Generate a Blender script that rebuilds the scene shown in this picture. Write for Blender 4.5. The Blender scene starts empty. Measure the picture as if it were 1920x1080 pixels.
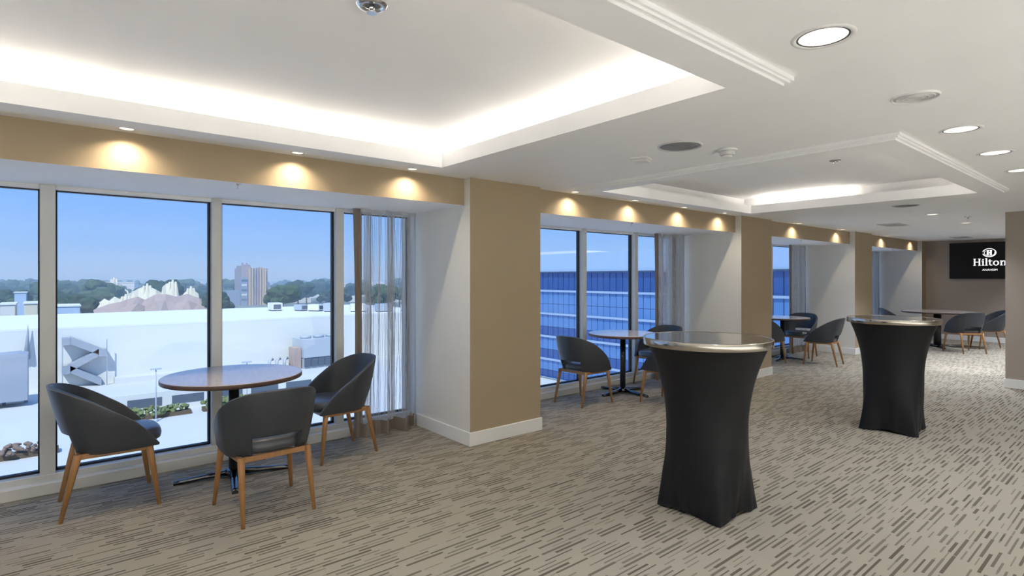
import bpy, bmesh, math, random
from mathutils import Vector, Matrix, noise
random.seed(7)
PI = math.pi
scn = bpy.context.scene
COL = scn.collection

# ------------------------------------------------------------------ camera
F_PX, YAW, HORIZON, EYE = 1040.0, math.radians(50.3), 520.0, 1.48
cam_d = bpy.data.cameras.new('camera')
cam = bpy.data.objects.new('camera', cam_d)
COL.objects.link(cam)
cam.location = (0, 0, EYE)
cam.rotation_euler = (PI / 2, 0, YAW)
cam_d.sensor_fit = 'HORIZONTAL'
cam_d.sensor_width = 36.0
cam_d.lens = 36.0 * F_PX / 1920.0
cam_d.shift_y = -(540.0 - HORIZON) / 1920.0
cam_d.clip_start = 0.02
cam_d.clip_end = 12000
scn.camera = cam

# ------------------------------------------------------------------ sky, sun, exposure
world = bpy.data.worlds.new('world')
scn.world = world
world.use_nodes = True
wn = world.node_tree
wn.nodes.clear()
wo = wn.nodes.new('ShaderNodeOutputWorld')
bg = wn.nodes.new('ShaderNodeBackground')
tc = wn.nodes.new('ShaderNodeTexCoord')
sp = wn.nodes.new('ShaderNodeSeparateXYZ')
rmp = wn.nodes.new('ShaderNodeValToRGB')
wn.links.new(tc.outputs['Generated'], sp.inputs[0])
wn.links.new(sp.outputs['Z'], rmp.inputs[0])
cr = rmp.color_ramp
cr.elements[0].position = 0.0
cr.elements[0].color = (0.172, 0.335, 0.71, 1)
cr.elements[1].position = 0.35
cr.elements[1].color = (0.148, 0.32, 0.725, 1)
wn.links.new(rmp.outputs[0], bg.inputs['Color'])
bg.inputs['Strength'].default_value = 1.0
wn.links.new(bg.outputs[0], wo.inputs['Surface'])

sun_d = bpy.data.lights.new('sun', 'SUN')
sun_d.energy = 2.65
sun_d.angle = math.radians(1.0)
sun_d.color = (1.0, 0.96, 0.88)
sun = bpy.data.objects.new('sun', sun_d)
COL.objects.link(sun)
sun.location = (40, -20, 60)
# light travels towards -X, +Y, down
sun.rotation_euler = Vector((-0.62, 0.42, -0.85)).to_track_quat('-Z', 'Y').to_euler()

vs = scn.view_settings
vs.view_transform = 'Standard'
vs.look = 'None'
vs.exposure = 0.60
vs.gamma = 1.0
vs.use_curve_mapping = False
scn.cycles.use_denoising = True
scn.cycles.max_bounces = 9
scn.cycles.volume_bounces = 2
scn.cycles.diffuse_bounces = 6
scn.cycles.transparent_max_bounces = 24
scn.cycles.sample_clamp_indirect = 20.0
scn.cycles.caustics_reflective = False
scn.cycles.caustics_refractive = False

# ------------------------------------------------------------------ helpers
class MB:
    """collects shapes, then links them as ONE mesh object"""
    def __init__(self):
        self.bm = bmesh.new()

    def box(self, x0, y0, z0, x1, y1, z1, mi=0):
        vs_ = [self.bm.verts.new(p) for p in ((x0, y0, z0), (x1, y0, z0), (x1, y1, z0), (x0, y1, z0),
                                              (x0, y0, z1), (x1, y0, z1), (x1, y1, z1), (x0, y1, z1))]
        for f in ((0, 3, 2, 1), (4, 5, 6, 7), (0, 1, 5, 4), (1, 2, 6, 5), (2, 3, 7, 6), (3, 0, 4, 7)):
            fc = self.bm.faces.new([vs_[i] for i in f])
            fc.material_index = mi
        return self

    def tube(self, pts, rads, n=10, cap=True, smooth=True):
        pts = [Vector(p) for p in pts]
        rings = []
        for i, p in enumerate(pts):
            a = pts[max(i - 1, 0)]
            b = pts[min(i + 1, len(pts) - 1)]
            d = (b - a).normalized()
            u = d.orthogonal().normalized()
            if abs(d.z) > 0.7:
                u = Vector((1, 0, 0)) - d * d.x
                u.normalize()
            else:
                u = Vector((0, 0, 1)) - d * d.z
                u.normalize()
            v = d.cross(u)
            r = rads[i] if isinstance(rads, (list, tuple)) else rads
            rings.append([self.bm.verts.new(p + u * (r * math.cos(2 * PI * k / n)) + v * (r * math.sin(2 * PI * k / n))) for k in range(n)])
        for i in range(len(rings) - 1):
            for k in range(n):
                f = self.bm.faces.new((rings[i][k], rings[i][(k + 1) % n], rings[i + 1][(k + 1) % n], rings[i + 1][k]))
                f.smooth = smooth
        if cap:
            self.bm.faces.new(rings[0][::-1])
            self.bm.faces.new(rings[-1])
        return self

    def lathe(self, prof, n=32, c=(0, 0, 0), closed_top=True, closed_bot=True, smooth=True):
        rings = []
        for r, z in prof:
            rings.append([self.bm.verts.new((c[0] + r * math.cos(2 * PI * k / n), c[1] + r * math.sin(2 * PI * k / n), c[2] + z)) for k in range(n)])
        for i in range(len(rings) - 1):
            for k in range(n):
                f = self.bm.faces.new((rings[i][k], rings[i][(k + 1) % n], rings[i + 1][(k + 1) % n], rings[i + 1][k]))
                f.smooth = smooth
        if closed_bot:
            self.bm.faces.new(rings[0][::-1])
        if closed_top:
            self.bm.faces.new(rings[-1])
        return self

    def prism(self, pts, z0, z1):
        """pts: list of (x, y); extruded along z"""
        a = [self.bm.verts.new((p[0], p[1], z0)) for p in pts]
        b = [self.bm.verts.new((p[0], p[1], z1)) for p in pts]
        n = len(pts)
        self.bm.faces.new(a[::-1])
        self.bm.faces.new(b)
        for i in range(n):
            self.bm.faces.new((a[i], a[(i + 1) % n], b[(i + 1) % n], b[i]))
        return self

    def quad(self, a, b, c, d, mi=0):
        f = self.bm.faces.new([self.bm.verts.new(p) for p in (a, b, c, d)])
        f.material_index = mi
        return self

    def xf(self, m):
        bmesh.ops.transform(self.bm, matrix=m, verts=self.bm.verts)
        return self

    def build(self, name, mat, parent=None, bevel=0.0, seg=2, recalc=True):
        if recalc:
            bmesh.ops.recalc_face_normals(self.bm, faces=self.bm.faces)
        me = bpy.data.meshes.new(name)
        self.bm.to_mesh(me)
        self.bm.free()
        o = bpy.data.objects.new(name, me)
        COL.objects.link(o)
        for m in (mat if isinstance(mat, (list, tuple)) else [mat]):
            me.materials.append(m)
        if parent is not None:
            o.parent = parent
        if bevel:
            md = o.modifiers.new('bevel', 'BEVEL')
            md.width = bevel
            md.segments = seg
            md.limit_method = 'ANGLE'
            md.angle_limit = math.radians(50)
        return o


def tag(o, label=None, cat=None, group=None, kind=None):
    if label: o['label'] = label
    if cat: o['category'] = cat
    if group: o['group'] = group
    if kind: o['kind'] = kind
    return o


def empty(name, loc=(0, 0, 0), rz=0.0):
    o = bpy.data.objects.new(name, None)
    COL.objects.link(o)
    o.location = loc
    o.rotation_euler = (0, 0, rz)
    o.empty_display_size = 0.1
    return o


def copy_tree(o, parent=None):
    c = o.copy()
    COL.objects.link(c)
    c.parent = parent
    for ch in o.children:
        copy_tree(ch, c)
    return c


# ------------------------------------------------------------------ materials
def mat(name, col, rough=0.6, metal=0.0, spec=0.5, coat=0.0, coat_rough=0.05):
    m = bpy.data.materials.new(name)
    m.use_nodes = True
    b = m.node_tree.nodes['Principled BSDF']
    b.inputs['Base Color'].default_value = (*col, 1)
    b.inputs['Roughness'].default_value = rough
    b.inputs['Metallic'].default_value = metal
    b.inputs['Specular IOR Level'].default_value = spec
    b.inputs['Coat Weight'].default_value = coat
    b.inputs['Coat Roughness'].default_value = coat_rough
    return m


def N(m, t):
    return m.node_tree.nodes.new(t)


def noisy(m, col, amt=0.08, scale=20.0, bump=0.0, bscale=200.0, stretch=None, dist=0.002):
    """fine colour variation + relief on a principled material"""
    nt = m.node_tree
    b = nt.nodes['Principled BSDF']
    t = N(m, 'ShaderNodeTexCoord')
    mp = N(m, 'ShaderNodeMapping')
    if stretch: mp.inputs['Scale'].default_value = stretch
    nt.links.new(t.outputs['Object'], mp.inputs[0])
    n1 = N(m, 'ShaderNodeTexNoise')
    n1.inputs['Scale'].default_value = scale
    n1.inputs['Detail'].default_value = 4
    nt.links.new(mp.outputs[0], n1.inputs['Vector'])
    mx = N(m, 'ShaderNodeMix')
    mx.data_type = 'RGBA'
    mx.inputs[6].default_value = (*[c * (1 - amt) for c in col], 1)
    mx.inputs[7].default_value = (*[min(1, c * (1 + amt)) for c in col], 1)
    nt.links.new(n1.outputs[0], mx.inputs[0])
    nt.links.new(mx.outputs[2], b.inputs['Base Color'])
    if bump:
        n2 = N(m, 'ShaderNodeTexNoise')
        n2.inputs['Scale'].default_value = bscale
        nt.links.new(mp.outputs[0], n2.inputs['Vector'])
        bp = N(m, 'ShaderNodeBump')
        bp.inputs['Strength'].default_value = bump
        bp.inputs['Distance'].default_value = dist
        nt.links.new(n2.outputs[0], bp.inputs['Height'])
        nt.links.new(bp.outputs[0], b.inputs['Normal'])
    return m


def paint(name, col, rough=0.65):
    return noisy(mat(name, col, rough, spec=0.3), col, 0.025, 3.0, 0.06, 260.0)


def emit(name, col, strength):
    m = bpy.data.materials.new(name)
    m.use_nodes = True
    nt = m.node_tree
    nt.nodes.clear()
    o = N(m, 'ShaderNodeOutputMaterial')
    e = N(m, 'ShaderNodeEmission')
    e.inputs[0].default_value = (*col, 1)
    e.inputs[1].default_value = strength
    nt.links.new(e.outputs[0], o.inputs[0])
    return m


def glass_mat(name, tint):
    m = bpy.data.materials.new(name)
    m.use_nodes = True
    nt = m.node_tree
    nt.nodes.clear()
    o = N(m, 'ShaderNodeOutputMaterial')
    tr = N(m, 'ShaderNodeBsdfTransparent')
    tr.inputs[0].default_value = (*tint, 1)
    gl = N(m, 'ShaderNodeBsdfGlossy')
    gl.inputs['Roughness'].default_value = 0.0
    lw = N(m, 'ShaderNodeLayerWeight')          # Schlick reflectance, the same on both faces of the pane
    lw.inputs['Blend'].default_value = 0.5
    pw_ = N(m, 'ShaderNodeMath'); pw_.operation = 'POWER'; pw_.inputs[1].default_value = 5.0
    ma = N(m, 'ShaderNodeMath'); ma.operation = 'MULTIPLY_ADD'; ma.inputs[1].default_value = 0.6; ma.inputs[2].default_value = 0.018
    nt.links.new(lw.outputs['Facing'], pw_.inputs[0])
    nt.links.new(pw_.outputs[0], ma.inputs[0])
    mx = N(m, 'ShaderNodeMixShader')
    nt.links.new(ma.outputs[0], mx.inputs[0])
    nt.links.new(tr.outputs[0], mx.inputs[1])
    nt.links.new(gl.outputs[0], mx.inputs[2])
    nt.links.new(mx.outputs[0], o.inputs[0])
    return m


def carpet_mat():
    m = mat('striped_loop_carpet', (0.3, 0.26, 0.2), 0.95, spec=0.1)
    nt = m.node_tree
    b = nt.nodes['Principled BSDF']
    L = nt.links.new
    t = N(m, 'ShaderNodeTexCoord')
    s = N(m, 'ShaderNodeSeparateXYZ')
    L(t.outputs['Object'], s.inputs[0])

    def M(op, a, bb=None, clamp=False):
        n = N(m, 'ShaderNodeMath')
        n.operation = op
        n.use_clamp = clamp
        for i, v in enumerate((a, bb)):
            if v is None: continue
            if isinstance(v, (int, float)): n.inputs[i].default_value = v
            else: L(v, n.inputs[i])
        return n.outputs[0]

    def WN(x, y):
        c = N(m, 'ShaderNodeCombineXYZ')
        for i, v in enumerate((x, y)):
            if isinstance(v, (int, float)): c.inputs[i].default_value = v
            else: L(v, c.inputs[i])
        w = N(m, 'ShaderNodeTexWhiteNoise')
        w.noise_dimensions = '2D'
        L(c.outputs[0], w.inputs['Vector'])
        sc = N(m, 'ShaderNodeSeparateColor')
        L(w.outputs['Color'], sc.inputs[0])
        return sc.outputs

    def layer(pitch, cell, seed, thin, keep):
        xr = M('DIVIDE', s.outputs['X'], pitch)
        row = M('FLOOR', xr)
        fx = M('SUBTRACT', xr, row)
        ro = WN(row, seed)
        yy = M('ADD', M('DIVIDE', s.outputs['Y'], cell), M('MULTIPLY', ro[0], 9.0))
        c = M('FLOOR', yy)
        fy = M('SUBTRACT', yy, c)
        w = WN(M('ADD', row, seed * 3.1), c)
        st = M('MULTIPLY', w[0], 0.45)
        en = M('ADD', st, M('ADD', M('MULTIPLY', w[1], 0.55), 0.28))
        a1 = M('MULTIPLY', M('GREATER_THAN', fy, st), M('LESS_THAN', fy, en))
        half = M('ADD', M('MULTIPLY', w[2], 0.5 * thin), 0.5 * thin)
        a2 = M('LESS_THAN', M('ABSOLUTE', M('SUBTRACT', fx, 0.5)), M('MULTIPLY', half, 0.5))
        w2 = WN(M('ADD', row, seed * 7.7 + 13.0), c)
        return M('MULTIPLY', M('MULTIPLY', a1, a2), M('GREATER_THAN', w2[0], 1 - keep)), w2

    la, wa = layer(0.030, 0.38, 1.0, 0.56, 0.90)
    lb, wb = layer(0.030, 0.23, 5.0, 0.34, 0.50)
    nz = N(m, 'ShaderNodeTexNoise')
    nz.inputs['Scale'].default_value = 170.0
    nz.inputs['Detail'].default_value = 2
    L(t.outputs['Object'], nz.inputs['Vector'])
    nb = N(m, 'ShaderNodeTexNoise')
    nb.inputs['Scale'].default_value = 1.3
    L(t.outputs['Object'], nb.inputs['Vector'])
    base = N(m, 'ShaderNodeMix')
    base.data_type = 'RGBA'
    base.inputs[6].default_value = (*CARPET_A, 1)
    base.inputs[7].default_value = (*CARPET_B, 1)
    L(M('MULTIPLY_ADD', nz.outputs[0], 1.6, True), base.inputs[0])
    nt.nodes[-1]
    mk = M('MAXIMUM', M('MULTIPLY', la, M('ADD', M('MULTIPLY', wa[1], 0.35), 0.65)), M('MULTIPLY', lb, 0.55))
    mx = N(m, 'ShaderNodeMix')
    mx.data_type = 'RGBA'
    L(mk, mx.inputs[0])
    L(base.outputs[2], mx.inputs[6])
    mx.inputs[7].default_value = (*CARPET_D, 1)
    L(mx.outputs[2], b.inputs['Base Color'])
    bp = N(m, 'ShaderNodeBump')
    bp.inputs['Strength'].default_value = 0.5
    bp.inputs['Distance'].default_value = 0.004
    L(M('SUBTRACT', nz.outputs[0], M('MULTIPLY', mk, 0.8)), bp.inputs['Height'])
    L(bp.outputs[0], b.inputs['Normal'])
    return m


CARPET_A, CARPET_B, CARPET_D = (0.225, 0.196, 0.155), (0.365, 0.328, 0.268), (0.122, 0.102, 0.079)
WARM = (0.90, 0.97, 1.08)
M_CEIL = paint('white_ceiling_paint', (0.91, 0.915, 0.92), 0.7)
M_TAN = paint('tan_wall_paint', (0.42, 0.335, 0.225), 0.55)
M_SIDE = paint('pale_grey_wall_paint', (0.76, 0.75, 0.71), 0.6)
M_TAUPE = paint('taupe_wall_paint', (0.38, 0.325, 0.28), 0.6)
M_BASE = paint('white_trim_paint', (0.82, 0.82, 0.80), 0.4)
M_CARPET = carpet_mat()
M_ALU = noisy(mat('painted_aluminium', (0.62, 0.62, 0.60), 0.4, spec=0.5), (0.62, 0.62, 0.60), 0.03, 5)
M_SILL = mat('pale_sill_metal', (0.80, 0.81, 0.82), 0.35)
M_GASKET = mat('black_gasket_rubber', (0.01, 0.011, 0.013), 0.5)
M_GLASS = glass_mat('window_glass', (0.93, 0.97, 0.99))
M_LEATHER = noisy(mat('charcoal_leather', (0.040, 0.046, 0.055), 0.42, spec=0.5), (0.040, 0.046, 0.055), 0.12, 12, 0.12, 300.0)
M_SEAT = noisy(mat('charcoal_leather_painted_sheen', (0.060, 0.066, 0.078), 0.3, spec=0.7), (0.060, 0.066, 0.078), 0.1, 12, 0.08, 300.0)  # shell leather in a paler base, sky sheen put into the colour
M_PIPING = mat('charcoal_piping', (0.10, 0.105, 0.11), 0.4)
M_WOOD = noisy(mat('amber_beech_wood', (0.36, 0.18, 0.065), 0.4), (0.36, 0.18, 0.065), 0.25, 8, 0.05, 80, (6, 6, 0.8))
M_TOP = noisy(mat('walnut_laminate_painted_glare', (0.55, 0.49, 0.475), 0.25, spec=0.5, coat=0.45, coat_rough=0.05), (0.55, 0.49, 0.475), 0.12, 5, 0, 1, (1, 9, 1))  # brown top with its base paled to stand in for window reflection
M_TOPEDGE = noisy(mat('walnut_edge', (0.10, 0.06, 0.045), 0.4), (0.10, 0.06, 0.045), 0.2, 6)
M_STEEL = mat('dark_pedestal_steel', (0.06, 0.063, 0.066), 0.3, metal=0.7)
M_POLISH = mat('dark_polished_base', (0.16, 0.165, 0.17), 0.16, metal=1.0)
M_CHROME = noisy(mat('brushed_nickel_band', (0.56, 0.52, 0.46), 0.16, metal=1.0), (0.56, 0.52, 0.46), 0.08, 5, 0.05, 30, (1, 1, 12))
M_MIRROR = mat('grey_gloss_top', (0.36, 0.34, 0.31), 0.07, metal=0.75)
M_SPANDEX = noisy(mat('black_spandex', (0.010, 0.0105, 0.0115), 0.5, spec=0.22), (0.012, 0.0125, 0.014), 0.15, 9, 0.08, 900)
def translucent_mat(name, col, w):
    m = mat(name, col, 0.7)
    nt_ = m.node_tree
    tl = nt_.nodes.new('ShaderNodeBsdfTranslucent')
    tl.inputs[0].default_value = (*col, 1)
    mx_ = nt_.nodes.new('ShaderNodeMixShader')
    mx_.inputs[0].default_value = w
    nt_.links.new(nt_.nodes['Principled BSDF'].outputs[0], mx_.inputs[1])
    nt_.links.new(tl.outputs[0], mx_.inputs[2])
    nt_.links.new(mx_.outputs[0], nt_.nodes['Material Output'].inputs[0])
    return m
M_STRING = translucent_mat('ivory_curtain_string', (0.82, 0.81, 0.79), 0.55)
M_WHITESTR = translucent_mat('white_curtain_string', (0.95, 0.95, 0.95), 0.7)
M_SHEER = mat('taupe_curtain_fabric', (0.23, 0.19, 0.155), 0.85)
M_WHITEPL = mat('white_plastic', (0.80, 0.80, 0.79), 0.4)
M_GREYGR = mat('grey_grille', (0.70, 0.70, 0.70), 0.6, metal=0.2)
M_DKGR = mat('dark_grey_grille', (0.27, 0.28, 0.29), 0.6, metal=0.2)
M_DARK = mat('dark_gap', (0.08, 0.08, 0.08), 0.6)
M_LAMP = emit('downlight_lens', (1.0, 0.90, 0.78), 1.02)
M_TUBE = emit('cove_tube_glow', (1.0, 0.90, 0.78), 13.0)
M_TUBEOFF = mat('unlit_tube', (0.75, 0.74, 0.72), 0.3)
M_SPOTLAMP = emit('wall_washer_lamp', (1.0, 0.88, 0.7), 1.3)
M_BLACK = mat('television_black', (0.006, 0.006, 0.007), 0.25, spec=0.3)
M_BEZEL = mat('television_bezel', (0.012, 0.012, 0.012), 0.4)
M_LOGO = emit('screen_white', (1, 1, 1), 0.95)
M_METAL = mat('bright_chrome', (0.75, 0.75, 0.75), 0.15, metal=1.0)

# ------------------------------------------------------------------ room dimensions
XC, XS, XW = -3.971, -4.061, -4.925      # column front, soffit face, window kick front
XG = -5.06                                # glass plane
ZC, ZS = 2.355, 2.12                      # ceiling, soffit underside
YB, YE = -6.3, 16.45                      # back wall, end wall
XR = 3.6                                  # right wall
PIER_Y, PIER_X = 9.86, -1.50
COLS = [(-1.88, -1.04), (2.82, 3.655), (7.52, 8.43), (11.82, 12.73), (16.13, YE)]
BAYS = [(YB, COLS[0][0]), (COLS[0][1], COLS[1][0]), (COLS[1][1], COLS[2][0]), (COLS[2][1], COLS[3][0]), (COLS[3][1], COLS[4][0])]

# floor
fl = MB().box(-5.2, YB - 0.2, -0.25, XR + 0.2, YE + 0.2, 0.0).build('floor', M_CARPET)
tag(fl, 'taupe loop carpet with short dark dashes running along the windows', kind='structure')

# window piers (wall columns)
for i, (a, b) in enumerate(COLS):
    mb = MB()
    mb.box(-5.2, a, 0, XC, b, ZC)
    o = mb.build('wall_pier', [M_SIDE, M_TAN])
    o.data.polygons.foreach_set('material_index', [1 if p.normal.x > 0.5 else 0 for p in o.data.polygons])
    tag(o, 'tan painted window pier with pale grey side faces, number of bays apart', kind='structure')
    o['label'] = ['tan window pier behind the first window bay', 'tan window pier beside the long string curtain', 'tan window pier between the tower bay and the third bay',
                  'slim tan window pier between the third bay and the last bay', 'narrow tan pier meeting the taupe end wall'][i]
    # baseboard wrapping the pier
    t = 0.014
    e1 = b if i == 4 else b + t
    bb = MB().box(XW + 0.02, a - t, 0, XC + t, e1, 0.12)
    o2 = bb.build('baseboard_pier', M_BASE, bevel=0.004)
    tag(o2, 'white baseboard around ' + o['label'], kind='structure')

# soffits over the window bays
for i, (a, b) in enumerate(BAYS):
    o = MB().box(-5.2, a, ZS, XS, b, ZC).build('wall_soffit', [M_TAN, M_CEIL])
    o.data.polygons.foreach_set('material_index', [1 if p.normal.z < -0.5 else 0 for p in o.data.polygons])
    tag(o, ['tan soffit over the bay at the back end of the room', 'tan soffit over the bay with the round table and hall view', 'tan soffit over the bay facing the blue glass tower',
            'tan soffit over the third window bay, two washers lit', 'tan soffit over the last bay before the end wall'][i], kind='structure')

# other walls
def wall(name, x0, y0, x1, y1, m, label, z1=2.6):
    o = MB().box(x0, y0, 0, x1, y1, z1).build(name, m)
    tag(o, label, kind='structure')
    return o
wall('wall_end', -5.2, YE, XR, YE + 0.2, M_TAUPE, 'taupe end wall carrying the television')
wall('wall_right', XR, YB, XR + 0.2, YE, M_SIDE, 'pale wall opposite the windows')
wall('wall_back', -5.2, YB - 0.2, XR, YB, M_SIDE, 'pale wall closing the room at the back end of the room')
wall('wall_pier_right', PIER_X, PIER_Y, XR, PIER_Y + 0.3, M_TAUPE, 'taupe partition wall end beside the television')
wall('wall_alcove', 1.2, PIER_Y + 0.3, 1.4, YE, M_TAUPE, 'taupe wall closing the alcove behind the partition')
for nm, bx_, lb in (('baseboard_end', (XC + 0.014, YE - 0.014, 0, 1.2, YE, 0.12), 'white baseboard along the taupe end wall'),
                    ('baseboard_pier_right', (PIER_X - 0.014, PIER_Y - 0.014, 0, XR, PIER_Y, 0.12), 'white baseboard along the taupe partition wall end'),
                    ('baseboard_pier_side', (PIER_X - 0.014, PIER_Y, 0, PIER_X, PIER_Y + 0.3, 0.12), 'white baseboard on the side of the partition end'),
                    ('baseboard_right', (XR - 0.014, YB, 0, XR, PIER_Y - 0.014, 0.12), 'white baseboard along the wall opposite the windows')):
    tag(MB().box(*bx_).build(nm, M_BASE, bevel=0.004), lb, kind='structure')

# ceiling with coffers
CX0, CX1 = -3.59, -1.28                   # coffer opening in x
COFFERS = [(-5.42, -2.49), (-0.65, 2.287), (4.12, 7.05)]
TR = 0.20                                  # cove depth
ZF, ZL, ZK = 2.315, 2.42, 2.54             # frame underside, lip top, coffer ceiling
mb = MB()
ys = [YB - 0.2]
for (a, b) in COFFERS:
    ys += [a - TR, b + TR]
ys += [YE + 0.2]
for k in range(len(ys) - 1):
    a, b = ys[k], ys[k + 1]
    if k % 2 == 0:
        mb.box(-5.2, a, ZC, XR + 0.2, b, ZC + 0.06)
    else:
        mb.box(-5.2, a, ZC, CX0 - TR, b, ZC + 0.06)
        mb.box(CX1 + TR, a, ZC, XR + 0.2, b, ZC + 0.06)
ce = mb.build('ceiling', M_CEIL)
tag(ce, 'smooth white painted ceiling', kind='structure')
rf = MB().box(-5.3, YB - 0.4, 2.62, XR + 0.4, YE + 0.4, 2.75).build('ceiling_slab', M_CEIL)
tag(rf, 'structural slab above the white ceiling', kind='structure')

COF_L = ['white coffer frame at the back end of the room', 'long white coffer frame with brightly glowing cove', 'white coffer frame with cove lit only along part']
def rect_ring(mb, ox0, oy0, ox1, oy1, ix0, iy0, ix1, iy1, z0, z1):
    mb.box(ox0, oy0, z0, ox1, iy0, z1)
    mb.box(ox0, iy1, z0, ox1, oy1, z1)
    mb.box(ox0, iy0, z0, ix0, iy1, z1)
    mb.box(ix1, iy0, z0, ox1, iy1, z1)
for i, (a, b) in enumerate(COFFERS):
    root = empty('trim_%d' % (i + 1), ((CX0 + CX1) / 2, (a + b) / 2, ZF))
    tag(root, COF_L[i], kind='structure')
    off = Matrix.Translation((-(CX0 + CX1) / 2, -(a + b) / 2, -ZF))
    E = 0.205
    mb = MB()
    rect_ring(mb, CX0 - E + .03, a - E + .03, CX1 + E - .03, b + E - .03, CX0, a, CX1, b, ZF, ZF + 0.012)
    rect_ring(mb, CX0 - E + .012, a - E + .012, CX1 + E - .012, b + E - .012, CX0, a, CX1, b, ZF + 0.012, ZF + 0.022)
    rect_ring(mb, CX0 - E, a - E, CX1 + E, b + E, CX0, a, CX1, b, ZF + 0.022, ZC + 0.004)
    mb.xf(off).build('frame', M_CEIL, root)
    mb = MB()
    rect_ring(mb, CX0 - .022, a - .022, CX1 + .022, b + .022, CX0, a, CX1, b, ZC + 0.004, ZL)
    mb.xf(off).build('cove_lip', M_CEIL, root)
    mb = MB()
    rect_ring(mb, CX0 - TR - .03, a - TR - .03, CX1 + TR + .03, b + TR + .03, CX0 - TR, a - TR, CX1 + TR, b + TR, ZC + 0.004, ZK)
    mb.xf(off).build('cove_back_wall', M_CEIL, root)
    MB().box(CX0 - TR - .03, a - TR - .03, ZK, CX1 + TR + .03, b + TR + .03, ZK + .03).xf(off).build('coffer_ceiling', M_CEIL, root)

# cove tubes lying in the troughs
TZ = ZC + 0.0565
def cove_tube(p, q, lit, label):
    L = (Vector(q) - Vector(p)).length
    mid = (Vector(p) + Vector(q)) / 2
    rz = math.atan2(q[1] - p[1], q[0] - p[0])
    r = empty('cove_tube', mid, rz)
    tag(r, label, 'light tube', 'fluorescent tubes in the ceiling coves')
    MB().tube([(-L / 2 + .02, 0, 0), (L / 2 - .02, 0, 0)], 0.013, 8).build('tube', M_TUBE if lit else M_TUBEOFF, r)
    MB().box(-L / 2, -.02, -.0525, L / 2, .02, -.014).build('batten', M_WHITEPL, r)
    for s in (-1, 1):
        MB().box(s * L / 2 - .012, -.014, -.014, s * L / 2 + .012, .014, .014).build('end_cap', M_WHITEPL, r)
def run(p, q, n, lits, where):
    p, q = Vector(p), Vector(q)
    for k in range(n):
        a = p.lerp(q, k / n + 0.03 / n)
        b = p.lerp(q, (k + 1) / n - 0.03 / n)
        lit = lits[k] if isinstance(lits, (list, tuple)) else lits
        cove_tube(a, b, lit, ('glowing' if lit else 'unlit') + ' white light tube in ' + where)
CW = ['the hindmost coffer', 'the long glowing coffer', 'the partly lit coffer']
for i, (a, b) in enumerate(COFFERS):
    o_ = 0.11
    L2 = i != 2
    run((CX0 - o_, a, TZ), (CX0 - o_, b, TZ), 3, L2, CW[i] + ', window side')
    run((CX1 + o_, a, TZ), (CX1 + o_, b, TZ), 3, True, CW[i] + ', room side')
    run((CX0, b + o_, TZ), (CX1, b + o_, TZ), 2, [True, True] if L2 else [True, False], CW[i] + ', television end')
    run((CX0, a - o_, TZ), (CX1, a - o_, TZ), 2, True, CW[i] + ', opposite end')

# ------------------------------------------------------------------ windows
MULL = [[-5.2, -4.15, -3.1], [-0.02, 1.03, 2.06], [4.30, 5.37, 6.45], [9.5, 10.58], [13.8, 14.85]]
for i, (a, b) in enumerate(BAYS):
    r = empty('window_%d' % (i + 1), (XG, (a + b) / 2, 0))
    tag(r, ['floor to ceiling window at the back end of the room', 'floor to ceiling window looking onto the white hall', 'floor to ceiling window looking onto the blue glass tower',
            'floor to ceiling window of the third bay', 'floor to ceiling window in the last bay by the television'][i], kind='structure')
    off = Matrix.Translation((-XG, -(a + b) / 2, 0))
    def wb(name, m, *bxs, bev=0.0):
        k = MB()
        for q in bxs: k.box(*q)
        return k.xf(off).build(name, m, r, bevel=bev)
    kick = wb('kick_plate', M_ALU, (-5.2, a, 0, XW, b, 0.072), bev=0.003)
    wb('sill', M_SILL, (-5.2, a, 0.072, XW - 0.002, b, 0.080), (XW - 0.020, a, 0.080, XW - 0.014, b, 0.083))
    wb('bottom_rail', M_ALU, (-5.12, a, 0.080, -4.985, b, 0.118))
    wb('rail_cap', M_SILL, (-5.12, a, 0.118, -4.983, b, 0.124))
    wb('head_rail', M_SILL, (-5.10, a, ZS - 0.03, -5.0, b, ZS))
    ms = MULL[i]
    for y in ms:
        w = 0.042 if abs(y + 0.02) < 0.01 else 0.036
        wb('mullion', M_ALU, (-5.10, y - w, 0.124, -4.975, y + w, ZS), bev=0.003)
    for y, s in ((a, 1), (b, -1)):
        wb('jamb', M_SILL, (-5.10, min(y, y + s * 0.012), 0.124, -5.03, max(y, y + s * 0.012), ZS))
    edges = [a + 0.012] + sum([[y - 0.036, y + 0.036] for y in ms], []) + [b - 0.012]
    for k in range(0, len(edges), 2):
        p, q = edges[k], edges[k + 1]
        if q - p < 0.1: continue
        pn = wb('pane', M_GLASS, (XG - 0.006, p, 0.124, XG + 0.006, q, ZS - 0.03))
        g = 0.016
        kk = MB()
        kk.box(XG - .02, p, 0.124, XG + .02, p + g, ZS - .03)
        kk.box(XG - .02, q - g, 0.124, XG + .02, q, ZS - .03)
        kk.box(XG - .02, p, 0.124, XG + .02, q, 0.124 + g)
        kk.box(XG - .02, p, ZS - .03 - .008, XG + .02, q, ZS - .03)
        kk.xf(off).build('gasket', M_GASKET, r)
    # light portal guiding the daylight sampling
    pd = bpy.data.lights.new('daylight_portal', 'AREA')
    pd.shape = 'RECTANGLE'
    pd.size, pd.size_y = (b - a), ZS - 0.1
    pd.cycles.is_portal = True
    po = bpy.data.objects.new('daylight_portal', pd)
    COL.objects.link(po)
    po.location = (-5.19, (a + b) / 2, ZS / 2 + 0.06)
    po.rotation_euler = Vector((1, 0, 0)).to_track_quat('-Z', 'Z').to_euler()

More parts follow.
